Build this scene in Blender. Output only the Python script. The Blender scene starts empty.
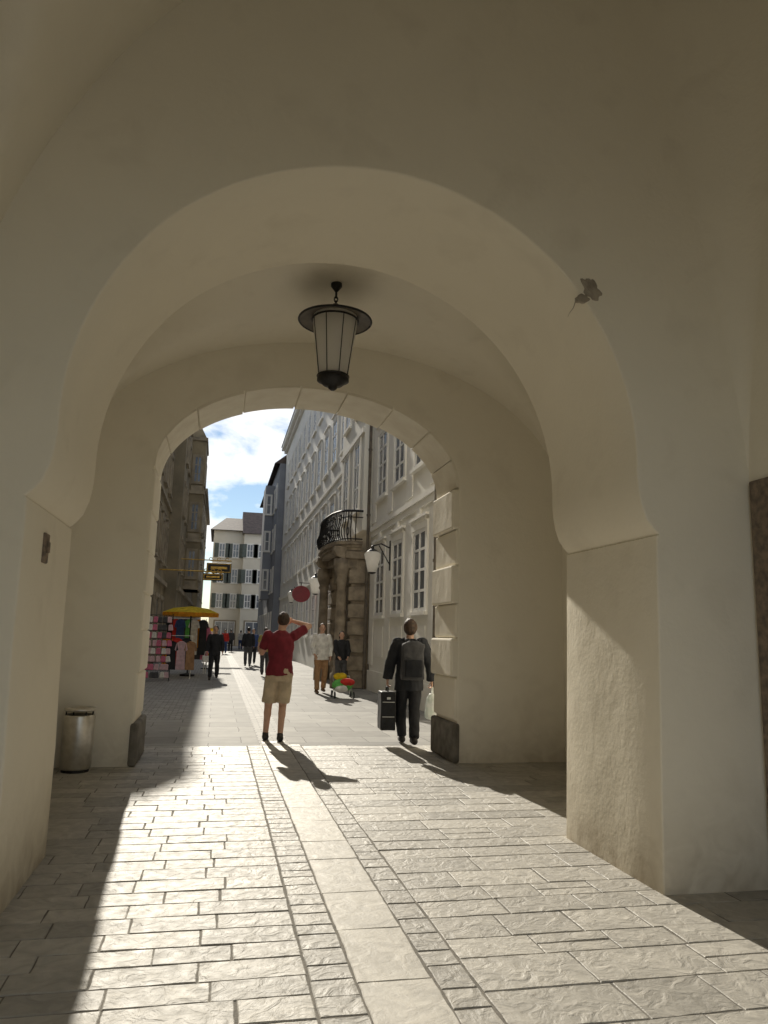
import bpy,bmesh,math,random
from mathutils import Vector,Matrix,noise
random.seed(7)
V=Vector; R=math.radians
SC=bpy.context.scene; COL=SC.collection
# ------------------------------------------------------------ camera model
F=740.0; TH=R(12.32); PH=R(9.53); RO=R(1.5); CAMZ=1.5
fw=V((math.sin(TH)*math.cos(PH),math.cos(TH)*math.cos(PH),math.sin(PH)))
r0=V((math.cos(TH),-math.sin(TH),0)); u0=r0.cross(fw)
rc=r0*math.cos(RO)+u0*math.sin(RO); uc=-r0*math.sin(RO)+u0*math.cos(RO)
CP=V((0,0,CAMZ))
cd=bpy.data.cameras.new('camera'); cam=bpy.data.objects.new('camera',cd); COL.objects.link(cam)
m=Matrix(((rc.x,uc.x,-fw.x,0),(rc.y,uc.y,-fw.y,0),(rc.z,uc.z,-fw.z,CAMZ),(0,0,0,1))); cam.matrix_world=m
cd.sensor_fit='VERTICAL'; cd.sensor_height=36; cd.sensor_width=27; cd.lens=F/1024*36; cd.clip_end=2000; cd.clip_start=.05
SC.camera=cam
def at(px,py,X=None,Y=None,Z=None):
    d=fw*F+rc*(px-384)+uc*(512-py)
    if Y is not None: t=Y/d.y
    elif X is not None: t=X/d.x
    else: t=(Z-CAMZ)/d.z
    return CP+d*t
# ------------------------------------------------------------ mesh builder
class MB:
    def __init__(s): s.v=[];s.f=[];s.t=[];s.mi=[]
    def add(s,vs,fs,t=0.5,mi=0):
        n=len(s.v); s.v+=[V(a) for a in vs]
        for f in fs: s.f.append(tuple(n+i for i in f)); s.t.append(t); s.mi.append(mi)
        return s
    def box(s,x0,x1,y0,y1,z0,z1,t=.5,mi=0):
        return s.add([(x0,y0,z0),(x1,y0,z0),(x1,y1,z0),(x0,y1,z0),(x0,y0,z1),(x1,y0,z1),(x1,y1,z1),(x0,y1,z1)],
          [(3,2,1,0),(4,5,6,7),(0,1,5,4),(1,2,6,5),(2,3,7,6),(3,0,4,7)],t,mi)
    def obox(s,o,U,N,a0,a1,n0,n1,z0,z1,t=.5,mi=0):
        Z=V((0,0,1)); P=lambda a,n,z:o+U*a+N*n+Z*z
        return s.add([P(a0,n0,z0),P(a1,n0,z0),P(a1,n1,z0),P(a0,n1,z0),P(a0,n0,z1),P(a1,n0,z1),P(a1,n1,z1),P(a0,n1,z1)],
          [(3,2,1,0),(4,5,6,7),(0,1,5,4),(1,2,6,5),(2,3,7,6),(3,0,4,7)],t,mi)
    def lathe(s,c,prof,n=20,mi=0,sx=1,sy=1):
        c=V(c);b=len(s.v)
        for r,z in prof:
            for k in range(n):
                a=2*math.pi*k/n; s.v.append(c+V((r*math.cos(a)*sx,r*math.sin(a)*sy,z)))
        for i in range(len(prof)-1):
            for k in range(n):
                k2=(k+1)%n; s.f.append((b+i*n+k,b+i*n+k2,b+(i+1)*n+k2,b+(i+1)*n+k)); s.t.append(.5); s.mi.append(mi)
        s.f.append(tuple(b+k for k in range(n))[::-1]); s.t.append(.5); s.mi.append(mi)
        s.f.append(tuple(b+(len(prof)-1)*n+k for k in range(n))); s.t.append(.5); s.mi.append(mi)
        return s
    def tube(s,pts,r,n=8,mi=0):
        pts=[V(p) for p in pts]; b=len(s.v)
        rr=r if isinstance(r,(list,tuple)) else [r]*len(pts)
        for i,p in enumerate(pts):
            d=(pts[min(i+1,len(pts)-1)]-pts[max(i-1,0)]).normalized()
            a=d.orthogonal().normalized() if i==0 else (pa-d*pa.dot(d)).normalized()
            pa=a; c=d.cross(a)
            for k in range(n):
                g=2*math.pi*k/n; s.v.append(p+(a*math.cos(g)+c*math.sin(g))*rr[i])
        for i in range(len(pts)-1):
            for k in range(n):
                k2=(k+1)%n; s.f.append((b+i*n+k,b+i*n+k2,b+(i+1)*n+k2,b+(i+1)*n+k)); s.t.append(.5); s.mi.append(mi)
        s.f.append(tuple(b+k for k in range(n))[::-1]); s.t.append(.5); s.mi.append(mi)
        s.f.append(tuple(b+(len(pts)-1)*n+k for k in range(n))); s.t.append(.5); s.mi.append(mi)
        return s
    def build(s,name,mat,parent=None,smooth=False,world=True,bevel=0):
        off=V((0,0,0))
        if parent is not None and world:
            q=parent
            while q is not None: off+=q.location; q=q.parent
        me=bpy.data.meshes.new(name); me.from_pydata([v-off for v in s.v],[],s.f); me.update()
        for mm in (mat if isinstance(mat,(list,tuple)) else [mat]): me.materials.append(mm)
        if len(set(s.t))>1 or name in('passage_paving','slab_path'):
            ca=me.color_attributes.new('tint','FLOAT_COLOR','CORNER'); buf=[]
            for p in me.polygons: buf+=[s.t[p.index],s.t[p.index],s.t[p.index],1.0]*p.loop_total
            ca.data.foreach_set('color',buf)
        me.polygons.foreach_set('material_index',s.mi)
        bm=bmesh.new(); bm.from_mesh(me); bmesh.ops.recalc_face_normals(bm,faces=bm.faces)
        bm.to_mesh(me); bm.free()
        if smooth: me.polygons.foreach_set('use_smooth',[True]*len(me.polygons))
        o=bpy.data.objects.new(name,me); COL.objects.link(o)
        if parent is not None: o.parent=parent
        if bevel:
            bv=o.modifiers.new('bevel','BEVEL'); bv.width=bevel; bv.segments=2; bv.limit_method='ANGLE'
        return o
def tag(o,label=None,cat=None,group=None,kind=None):
    if label:o['label']=label
    if cat:o['category']=cat
    if group:o['group']=group
    if kind:o['kind']=kind
    return o
def empty(name,loc=(0,0,0),rz=0,label=None,cat=None,group=None):
    o=bpy.data.objects.new(name,None); o.empty_display_size=.1; COL.objects.link(o); o.location=V(loc); o.rotation_euler=(0,0,rz)
    return tag(o,label,cat,group)
def copy_tree(o,parent=None):
    c=o.copy(); COL.objects.link(c)
    if parent is not None: c.parent=parent
    for ch in list(o.children): copy_tree(ch,c)
    return c
def boxes(name,m,parent,lst,bev=0):
    for a in lst: MB().box(*a).build(name,m,parent,bevel=bev)
# ------------------------------------------------------------ materials
def nt(name):
    mt=bpy.data.materials.new(name); mt.use_nodes=True; n=mt.node_tree.nodes; l=mt.node_tree.links
    return mt,n,l,n['Principled BSDF']
def mat(name,c1,c2=None,scale=5,rough=.7,bump=.1,bscale=None,metal=0,tint=0,dist=.01,spec=.5,transl=0):
    mt,n,l,b=nt(name); c2=c2 or tuple(x*.8 for x in c1)
    b.inputs['Roughness'].default_value=rough; b.inputs['Metallic'].default_value=metal
    b.inputs['Specular IOR Level'].default_value=spec
    tc=n.new('ShaderNodeTexCoord'); nz=n.new('ShaderNodeTexNoise'); nz.inputs['Scale'].default_value=scale; nz.inputs['Detail'].default_value=6
    l.new(tc.outputs['Object'],nz.inputs['Vector'])
    rp=n.new('ShaderNodeValToRGB'); rp.color_ramp.elements[0].position=.35; rp.color_ramp.elements[1].position=.65
    rp.color_ramp.elements[0].color=(*c2,1); rp.color_ramp.elements[1].color=(*c1,1); l.new(nz.outputs['Fac'],rp.inputs['Fac'])
    out=rp.outputs['Color']
    l.new(out,b.inputs['Base Color'])
    if transl:
        tr=n.new('ShaderNodeBsdfTranslucent'); l.new(out,tr.inputs['Color']); ms=n.new('ShaderNodeMixShader'); ms.inputs[0].default_value=transl
        l.new(b.outputs[0],ms.inputs[1]); l.new(tr.outputs[0],ms.inputs[2]); l.new(ms.outputs[0],n['Material Output'].inputs['Surface'])
    if bump:
        n2=n.new('ShaderNodeTexNoise'); n2.inputs['Scale'].default_value=bscale or scale*4; n2.inputs['Detail'].default_value=5; l.new(tc.outputs['Object'],n2.inputs['Vector'])
        bp=n.new('ShaderNodeBump'); bp.inputs['Strength'].default_value=bump; bp.inputs['Distance'].default_value=dist
        l.new(n2.outputs['Fac'],bp.inputs['Height']); l.new(bp.outputs[0],b.inputs['Normal'])
    return mt
def plaster(name,c,dirt=(.42,.35,.25),grime=.9,wav=.4):
    mt,n,l,b=nt(name); b.inputs['Roughness'].default_value=.85; b.inputs['Specular IOR Level'].default_value=.2
    g=n.new('ShaderNodeNewGeometry'); sx=n.new('ShaderNodeSeparateXYZ'); l.new(g.outputs['Position'],sx.inputs[0])
    def noise_(s,d=6,dist=0):
        q=n.new('ShaderNodeTexNoise'); q.inputs['Scale'].default_value=s; q.inputs['Detail'].default_value=d; q.inputs['Distortion'].default_value=dist; l.new(g.outputs['Position'],q.inputs['Vector']); return q.outputs['Fac']
    a=noise_(.9,5,.6); rp=n.new('ShaderNodeValToRGB'); l.new(a,rp.inputs['Fac'])
    rp.color_ramp.elements[0].position=.3; rp.color_ramp.elements[1].position=.7
    rp.color_ramp.elements[0].color=(*[x*.95 for x in c],1); rp.color_ramp.elements[1].color=(*c,1)
    mr=n.new('ShaderNodeMapRange'); mr.inputs['From Min'].default_value=1.1; mr.inputs['From Max'].default_value=0.0; l.new(sx.outputs['Z'],mr.inputs['Value'])
    pw=n.new('ShaderNodeMath'); pw.operation='POWER'; l.new(mr.outputs[0],pw.inputs[0]); pw.inputs[1].default_value=2.6
    k=noise_(5,6,1.0); mu=n.new('ShaderNodeMath'); mu.operation='MULTIPLY'; l.new(pw.outputs[0],mu.inputs[0]); l.new(k,mu.inputs[1])
    m2=n.new('ShaderNodeMath'); m2.operation='MULTIPLY'; m2.use_clamp=True; l.new(mu.outputs[0],m2.inputs[0]); m2.inputs[1].default_value=grime*1.4
    k2=noise_(2.6,6,.4); r2=n.new('ShaderNodeMapRange'); r2.inputs['From Min'].default_value=.56; r2.inputs['From Max'].default_value=.85; r2.inputs['To Max'].default_value=.18; l.new(k2,r2.inputs['Value'])
    ad=n.new('ShaderNodeMath'); ad.operation='ADD'; ad.use_clamp=True; l.new(m2.outputs[0],ad.inputs[0]); l.new(r2.outputs[0],ad.inputs[1])
    mx=n.new('ShaderNodeMix'); mx.data_type='RGBA'; l.new(ad.outputs[0],mx.inputs['Factor']); l.new(rp.outputs[0],mx.inputs['A']); mx.inputs['B'].default_value=(*dirt,1)
    l.new(mx.outputs['Result'],b.inputs['Base Color'])
    b1=n.new('ShaderNodeBump'); b1.inputs['Strength'].default_value=wav; b1.inputs['Distance'].default_value=.06; l.new(noise_(1.6,4),b1.inputs['Height'])
    b2=n.new('ShaderNodeBump'); b2.inputs['Strength'].default_value=.35; b2.inputs['Distance'].default_value=.006; l.new(noise_(38,4),b2.inputs['Height']); l.new(b1.outputs[0],b2.inputs['Normal'])
    l.new(b2.outputs[0],b.inputs['Normal'])
    return mt
def stone_mat(name,c,rough=.55,tint=.17,bs=.9):
    mt,n,l,b=nt(name); b.inputs['Specular IOR Level'].default_value=.4
    g=n.new('ShaderNodeNewGeometry')
    def noise_(s,d=6,dist=0):
        q=n.new('ShaderNodeTexNoise'); q.inputs['Scale'].default_value=s; q.inputs['Detail'].default_value=d; q.inputs['Distortion'].default_value=dist; l.new(g.outputs['Position'],q.inputs['Vector']); return q.outputs['Fac']
    a=noise_(9,8,1.0); rp=n.new('ShaderNodeValToRGB'); l.new(a,rp.inputs['Fac'])
    rp.color_ramp.elements[0].position=.3; rp.color_ramp.elements[1].position=.75
    rp.color_ramp.elements[0].color=(*[x*.74 for x in c],1); rp.color_ramp.elements[1].color=(*[x*1.1 for x in c],1)
    vc=n.new('ShaderNodeVertexColor'); vc.layer_name='tint'
    mr=n.new('ShaderNodeMapRange'); mr.inputs['To Min'].default_value=1-tint; mr.inputs['To Max'].default_value=1+tint; l.new(vc.outputs['Color'],mr.inputs['Value'])
    mx=n.new('ShaderNodeVectorMath'); mx.operation='SCALE'; l.new(rp.outputs[0],mx.inputs[0]); l.new(mr.outputs[0],mx.inputs['Scale'])
    l.new(mx.outputs[0],b.inputs['Base Color'])
    rr=n.new('ShaderNodeMapRange'); rr.inputs['To Min'].default_value=rough-.1; rr.inputs['To Max'].default_value=rough+.2; l.new(noise_(14,4),rr.inputs['Value']); l.new(rr.outputs[0],b.inputs['Roughness'])
    b1=n.new('ShaderNodeBump'); b1.inputs['Strength'].default_value=bs; b1.inputs['Distance'].default_value=.014; l.new(noise_(9,8,1.6),b1.inputs['Height'])
    b2=n.new('ShaderNodeBump'); b2.inputs['Strength'].default_value=.55*min(1,bs+.3); b2.inputs['Distance'].default_value=.003; l.new(noise_(55,5),b2.inputs['Height']); l.new(b1.outputs[0],b2.inputs['Normal'])
    l.new(b2.outputs[0],b.inputs['Normal'])
    return mt
def sett_mat(name,c,bw,bh,rough=.5,mort=.012):
    mt,n,l,b=nt(name); g=n.new('ShaderNodeNewGeometry'); b.inputs['Specular IOR Level'].default_value=.2
    br=n.new('ShaderNodeTexBrick'); br.inputs['Scale'].default_value=1; br.inputs['Brick Width'].default_value=bw; br.inputs['Row Height'].default_value=bh
    br.inputs['Mortar Size'].default_value=mort; br.inputs['Mortar Smooth'].default_value=.3
    br.inputs['Color1'].default_value=(*[x*1.1 for x in c],1); br.inputs['Color2'].default_value=(*[x*.8 for x in c],1); br.inputs['Mortar'].default_value=(*[x*.5 for x in c],1)
    nz=n.new('ShaderNodeTexNoise'); nz.inputs['Scale'].default_value=3; nz.inputs['Detail'].default_value=8; l.new(g.outputs['Position'],nz.inputs['Vector'])
    wv=n.new('ShaderNodeVectorMath'); wv.operation='SCALE'; l.new(nz.outputs['Color'],wv.inputs[0]); wv.inputs['Scale'].default_value=.05
    av=n.new('ShaderNodeVectorMath'); av.operation='ADD'; l.new(g.outputs['Position'],av.inputs[0]); l.new(wv.outputs[0],av.inputs[1]); l.new(av.outputs[0],br.inputs['Vector'])
    rp=n.new('ShaderNodeMapRange'); rp.inputs['To Min'].default_value=.7; rp.inputs['To Max'].default_value=1.25; l.new(nz.outputs['Fac'],rp.inputs['Value'])
    mx=n.new('ShaderNodeVectorMath'); mx.operation='SCALE'; l.new(br.outputs['Color'],mx.inputs[0]); l.new(rp.outputs[0],mx.inputs['Scale']); l.new(mx.outputs[0],b.inputs['Base Color'])
    b.inputs['Roughness'].default_value=rough
    n2=n.new('ShaderNodeTexNoise'); n2.inputs['Scale'].default_value=30; l.new(g.outputs['Position'],n2.inputs['Vector'])
    b1=n.new('ShaderNodeBump'); b1.inputs['Strength'].default_value=.4; b1.inputs['Distance'].default_value=.006; b1.invert=True; l.new(br.outputs['Fac'],b1.inputs['Height'])
    b2=n.new('ShaderNodeBump'); b2.inputs['Strength'].default_value=.35; b2.inputs['Distance'].default_value=.005; l.new(n2.outputs['Fac'],b2.inputs['Height']); l.new(b1.outputs[0],b2.inputs['Normal']); l.new(b2.outputs[0],b.inputs['Normal'])
    return mt
M={}
M['plaster']=plaster('cream_plaster',(.93,.865,.72))
M['plaster2']=plaster('cream_plaster_inner',(.94,.885,.76),grime=.6)
M['trimstone']=mat('pale_trim_stone',(.91,.86,.74),(.83,.77,.65),4,.8,.25,25)
M['plinth']=mat('grey_plinth_stone',(.22,.20,.17),(.12,.11,.09),7,.8,.6,20)
M['patch']=mat('bare_render',(.46,.40,.32),(.30,.26,.21),14,.9,.8,40,dist=.02)
M['brownstone']=mat('brown_portal_stone',(.30,.23,.165),(.14,.11,.085),18,.75,.5,60)
M['flag']=stone_mat('paving_stone',(.475,.45,.40))
M['slab']=stone_mat('slab_stone',(.55,.52,.46),tint=.06,bs=.28)
M['joint']=mat('joint_sand',(.23,.21,.18),(.15,.14,.12),12,.95,.3,60)
M['street']=sett_mat('street_slabs',(.31,.30,.28),.9,.6,.75,.008)
M['setts']=sett_mat('small_setts',(.36,.345,.32),.2,.14,.7,.012)
M['ground']=mat('ground_grey',(.32,.31,.28),(.26,.25,.23),2,.8,.2,20)
M['black']=mat('black_metal',(.025,.025,.027),(.015,.015,.016),20,.45,.05,50,metal=.4)
M['capm']=mat('bronze_enamel',(.16,.135,.105),(.10,.085,.07),8,.5,.05,40)
M['steel']=mat('brushed_steel',(.74,.72,.68),(.60,.58,.54),14,.38,.05,60,metal=1)
M['opal']=mat('frosted_glass',(.96,.945,.91),(.93,.91,.87),3,.4,0,transl=.6)
M['white']=mat('white_paint',(.86,.855,.83),(.80,.79,.77),6,.5,.05)
M['glass']=mat('window_glass',(.20,.22,.25),(.10,.12,.15),1.5,.12,0,spec=.9)
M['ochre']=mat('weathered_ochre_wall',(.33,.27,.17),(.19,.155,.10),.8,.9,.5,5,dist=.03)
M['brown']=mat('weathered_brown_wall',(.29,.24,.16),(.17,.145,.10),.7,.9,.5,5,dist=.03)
M['pale']=mat('pale_grey_wall',(.88,.87,.82),(.80,.79,.74),.5,.85,.1,10)
M['cream']=mat('cream_wall',(.90,.88,.81),(.83,.81,.74),.6,.85,.1,12)
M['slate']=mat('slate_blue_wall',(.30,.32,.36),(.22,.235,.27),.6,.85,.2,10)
M['offwhite']=mat('offwhite_wall',(.78,.73,.62),(.68,.64,.54),.5,.85,.1,10)
M['roof']=mat('dark_roof',(.12,.09,.08),(.07,.055,.05),3,.8,.3,12)
M['portal']=mat('carved_portal_stone',(.42,.35,.26),(.20,.165,.125),3.5,.85,.7,14,dist=.015)
M['trimp']=mat('facade_trim',(.90,.88,.82),(.83,.81,.75),2,.8,.1,12)
M['trimb']=mat('brown_trim',(.38,.32,.23),(.24,.20,.145),2,.8,.3,12)
M['shutter']=mat('green_shutter',(.13,.155,.14),(.09,.11,.10),4,.6,.1)
M['skin']=mat('skin',(.62,.38,.27),(.55,.33,.23),8,.55,.03,60)
M['gold']=mat('gilded_iron',(.75,.48,.10),(.40,.25,.06),12,.4,.2,30,metal=.6)
def cloth(name,c,r=.85,tl=0): return mat(name,c,tuple(x*.7 for x in c),9,r,.35,22,dist=.012,transl=tl)
M['redshirt']=cloth('dark_red_cloth',(.22,.018,.032)); M['khaki']=cloth('khaki_cloth',(.62,.50,.35)); M['blackcl']=cloth('black_cloth',(.02,.021,.025))
M['darkjk']=cloth('dark_jacket_cloth',(.022,.024,.030)); M['shirtw']=cloth('white_cloth',(.82,.80,.76)); M['tan']=cloth('tan_cloth',(.42,.24,.12)); M['olive']=cloth('olive_cloth',(.40,.33,.10))
M['grey']=cloth('grey_cloth',(.085,.085,.09)); M['blue']=cloth('blue_cloth',(.05,.09,.25)); M['pink']=cloth('pink_cloth',(.85,.25,.40),tl=.3); M['lpink']=cloth('pale_pink_cloth',(.90,.65,.70),tl=.3); M['green']=cloth('green_cloth',(.15,.55,.12))
M['bred']=cloth('bright_red_cloth',(.70,.04,.03)); M['yellow']=cloth('yellow_canvas',(.97,.74,.05),tl=.55); M['orange']=cloth('orange_canvas',(.85,.36,.03),tl=.5)
M['hairb']=mat('brown_hair',(.07,.04,.022),(.03,.018,.01),30,.6,.5,80); M['hairk']=mat('black_hair',(.02,.017,.015),(.01,.009,.008),30,.55,.5,80); M['hairm']=mat('chestnut_hair',(.08,.045,.025),(.035,.02,.012),30,.6,.6,80)
M['shoe']=mat('dark_shoe_leather',(.03,.026,.024),None,10,.5,.1); M['shoeb']=mat('brown_shoe_leather',(.14,.08,.04),None,10,.5,.1)
M['bagw']=mat('white_plastic_bag',(.90,.90,.88),(.78,.84,.78),9,.4,.3,14,transl=.3)
M['eye']=mat('dark_eye',(.02,.015,.012),None,5,.3,0); M['lip']=mat('lips',(.40,.16,.13),None,5,.5,0)
M['signred']=mat('red_sign_enamel',(.30,.03,.045),(.22,.025,.035),5,.4,.02)
# ------------------------------------------------------------ people
def sph(bm,c,r,rot=None,seg=(14,10)):
    rr=r if isinstance(r,(tuple,list)) else (r,r,r)
    mm=Matrix.Translation(V(c)); 
    if rot is not None: mm=mm@rot.to_4x4()
    mm=mm@Matrix.Diagonal((*rr,1)); bmesh.ops.create_uvsphere(bm,u_segments=seg[0],v_segments=seg[1],radius=1,matrix=mm)
def cone(bm,a,b,ra,rb):
    a,b=V(a),V(b); d=b-a; q=d.to_track_quat('Z','Y').to_matrix().to_4x4()
    bmesh.ops.create_cone(bm,cap_ends=True,segments=16,radius1=ra,radius2=rb,depth=d.length,matrix=Matrix.Translation((a+b)/2)@q)
def cap(bm,a,b,ra,rb,e0=True,e1=True):
    cone(bm,a,b,ra,rb)
    if e0: sph(bm,a,ra)
    if e1: sph(bm,b,rb)
def loft(bm,rings,n=20):
    vv=[]
    for (x,y,z,rx,ry) in rings: vv.append([bm.verts.new((x+rx*math.cos(2*math.pi*k/n),y+ry*math.sin(2*math.pi*k/n),z)) for k in range(n)])
    for i in range(len(vv)-1):
        for k in range(n): bm.faces.new((vv[i][k],vv[i][(k+1)%n],vv[i+1][(k+1)%n],vv[i+1][k]))
    bm.faces.new(vv[0][::-1]); bm.faces.new(vv[-1])
def rem(bm,name,mt,parent,vox,sm=3,wr=0,seed=0):
    me=bpy.data.meshes.new(name); bm.to_mesh(me); bm.free(); o=bpy.data.objects.new(name,me); COL.objects.link(o)
    a=o.modifiers.new('r','REMESH'); a.mode='VOXEL'; a.voxel_size=vox; a.use_smooth_shade=True
    if sm: s_=o.modifiers.new('s','SMOOTH'); s_.factor=.5; s_.iterations=sm
    dg=bpy.context.evaluated_depsgraph_get(); dg.update(); me2=bpy.data.meshes.new_from_object(o.evaluated_get(dg)); o.modifiers.clear(); o.data=me2; bpy.data.meshes.remove(me); me2.name=name
    if wr:
        n=len(me2.vertices); co=[0.0]*3*n; nn=[0.0]*3*n; me2.vertices.foreach_get('co',co); me2.vertices.foreach_get('normal',nn)
        for i in range(n):
            x,y,z=co[3*i:3*i+3]; k=(noise.noise(V((x*9+seed,y*9,z*5)))+.5*noise.noise(V((x*22,y*22+seed,z*14))))*wr
            co[3*i]=x+nn[3*i]*k; co[3*i+1]=y+nn[3*i+1]*k; co[3*i+2]=z+nn[3*i+2]*k
        me2.vertices.foreach_set('co',co)
    me2.polygons.foreach_set('use_smooth',[True]*len(me2.polygons))
    me2.materials.clear(); me2.materials.append(mt); o.parent=parent; return o
def hand(bm,w_,d,nrm,thumb,curl=.5):
    w_=V(w_); d=V(d).normalized(); nrm=V(nrm); nrm=(nrm-d*nrm.dot(d)).normalized(); s_=d.cross(nrm)
    rot=Matrix((s_,nrm,d)).transposed(); sph(bm,w_+d*.05,(.041,.016,.052),rot)
    for i,(off,L) in enumerate(((-.031,.85),(-.0105,1.0),(.0105,.95),(.031,.75))):
        p0=w_+d*.085+s_*off; a=curl*.8; d1=d*math.cos(a)+nrm*math.sin(a); p1=p0+d1*.042*L; a2=curl*1.9; d2=d*math.cos(a2)+nrm*math.sin(a2); p2=p1+d2*.036*L
        cap(bm,p0,p1,.0095,.009); cap(bm,p1,p2,.009,.0075)
    p0=w_+d*.025+s_*.03*thumb; p1=p0+(d*.6+s_*thumb*.7+nrm*.35).normalized()*.045; p2=p1+(d*.8+nrm*.6).normalized()*.03
    cap(bm,p0,p1,.012,.010); cap(bm,p1,p2,.010,.008)
def person(label,loc,rz,H,J={},top='redshirt',bottom='khaki',sleeve='short',legs='short',hair='hairb',shoe='shoe',vox=.009,long_hair=False,coat=0,face=False,group=None,bulk=1.0,hs=1.0):
    o=empty('person',loc,rz,label,'person',group); s_=H/1.8; o.scale=(s_,s_,s_)
    j=dict(sR=(.185,0,1.455),sL=(-.185,0,1.455),eR=(.25,-.02,1.17),eL=(-.25,-.02,1.17),wR=(.26,.06,.93),wL=(-.26,.06,.93),
      hR=(.09,0,.92),hL=(-.09,0,.92),kR=(.10,.03,.50),kL=(-.10,.03,.50),aR=(.11,0,.09),aL=(-.11,0,.09),head=(0,.015,1.675),curl=.5,nR=(-1,0,0),nL=(1,0,0),foot=(0,1,0))
    j.update(J); g={k:V(v) if isinstance(v,tuple) else v for k,v in j.items()}
    bm=bmesh.new()
    T=[(0,0,.84,.13,.09),(0,0,.93,.165,.112),(0,0,1.0,.165,.115),(0,0,1.1,.14,.10),(0,0,1.2,.15,.108),(0,0,1.32,.17,.118),(0,0,1.42,.165,.105),(0,0,1.48,.12,.08),(0,0,1.52,.062,.06)]
    loft(bm,T); cap(bm,(0,0,1.46),(g['head'].x*.6,g['head'].y*.7,1.60),.062,.055)
    for S in 'RL':
        cap(bm,g['s'+S],g['e'+S],.056,.043); cap(bm,g['e'+S],g['w'+S],.043,.028)
        q=1 if legs=='short' else .8
        cap(bm,g['h'+S],g['k'+S],.088*q,.058*q); cap(bm,g['k'+S],g['a'+S],.056*q,.038)
        kk=g['k'+S].lerp(g['a'+S],.3)
        if legs=='short': sph(bm,kk+V((0,-.02,0)),(.055,.058,.11))
        a=g['a'+S]; f=g['foot'].normalized(); cap(bm,a+V((0,0,-.045))-f*.04,a+V((0,0,-.055))+f*.15,.040,.032)
        d=g['w'+S]-g['e'+S]; hand(bm,g['w'+S],g.get('d'+S,d),g['n'+S],(1 if S=='R' else -1)*g.get('th',1),g['curl'])
    h=g['head']; sph(bm,h,(.076,.094,.115)); sph(bm,h+V((0,.03,-.06)),(.052,.058,.055))
    sph(bm,h+V((0,.098,-.015)),(.013,.018,.024)); 
    for q in (-1,1): sph(bm,h+V((q*.078,-.008,-.015)),(.011,.022,.032))
    rem(bm,'body',M['skin'],o,vox*.8 if vox<.01 else vox,2)
    bm=bmesh.new(); sph(bm,h+V((0,-.022,.022)),(.085*hs,.096*hs,.108*hs)); 
    if long_hair: sph(bm,h+V((0,-.05,-.06)),(.085,.055,.11))
    rem(bm,'hair',M[hair],o,vox*.8,2,.012)
    if face:
        for q in (-1,1):
            MB().lathe((h.x+q*.03,h.y+.088,h.z+.0),[(0,-.008),(.009,-.004),(.011,0),(.009,.004),(0,.008)],8).build('eye',M['eye'],o,world=False)
        MB().box(h.x-.022,h.x+.022,h.y+.084,h.y+.094,h.z-.062,h.z-.052).build('mouth',M['lip'],o,world=False)
    e=.016*bulk; bm=bmesh.new(); zl=.90-coat
    TT=[(0,0,zl,.178+e,.125+e),(0,0,1.0,.168+e,.120+e),(0,0,1.1,.150+e,.108+e),(0,0,1.2,.158+e,.114+e),(0,0,1.32,.174+e,.122+e),(0,0,1.42,.170+e,.108+e),(0,0,1.485,.115+e,.078+e),(0,0,1.53,.062+e*.6,.062+e*.5)]
    loft(bm,TT)
    for S in 'RL':
        sh,el,wr=g['s'+S],g['e'+S],g['w'+S]
        if sleeve=='short': sph(bm,sh,.06+e); cone(bm,sh,sh.lerp(el,.75),.06+e,.054+e)
        else: cap(bm,sh,el,.058+e,.048+e); cap(bm,el,el.lerp(wr,.96),.048+e,.034+e,True,False)
    rem(bm,'jacket' if sleeve=='long' else 'shirt',M[top],o,vox,2,.014,loc[0]*3)
    bm=bmesh.new(); e=.014*min(bulk,1.2)
    loft(bm,[(0,0,.82,.15+e,.11+e),(0,0,.93,.168+e,.118+e),(0,0,1.02,.162+e,.112+e)])
    for S in 'RL':
        hh,kk,aa=g['h'+S],g['k'+S],g['a'+S]
        if legs=='short': sph(bm,hh,.09+e); cone(bm,hh,hh.lerp(kk,.95),.092+e,.082+e)
        else: cap(bm,hh,kk,.090+e,.066+e); cap(bm,kk,kk.lerp(aa,.99),.066+e,.054+e,True,False)
    rem(bm,'shorts' if legs=='short' else 'trousers',M[bottom],o,vox,2,.011,loc[1])
    for S in 'RL':
        bm=bmesh.new(); a=g['a'+S]; f=g['foot'].normalized()
        cap(bm,a+V((0,0,-.04))-f*.045,a+V((0,0,-.05))+f*.05,.05,.044); cap(bm,a+V((0,0,-.05))+f*.05,a+V((0,0,-.056))+f*.165,.044,.036); cap(bm,a+V((0,0,-.04)),a+V((0,0,.0)),.046,.045)
        for v in bm.verts: v.co.z=max(v.co.z,a.z-.089)
        rem(bm,'shoe',M[shoe],o,max(.010,vox),1)
    return o
pm=at(276,741,Z=0)
person('man in dark red shirt and khaki shorts seen from behind with right elbow raised',(pm.x,pm.y,0),R(-3),1.82,
  dict(eR=(.40,.10,1.60),wR=(.17,.20,1.67),nR=(-.2,1,0),eL=(-.26,.11,1.21),wL=(-.13,.30,1.38),nL=(1,0,0),kL=(-.13,.05,.5),aL=(-.15,.10,.09),kR=(.07,.04,.5),aR=(.05,-.05,.09),hL=(-.09,0,.92),head=(.03,.04,1.67),curl=.9),
  'redshirt','khaki','short','short','hairb',vox=.009)
pw=at(408,745,Z=0); WS=1.74/1.8
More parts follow.
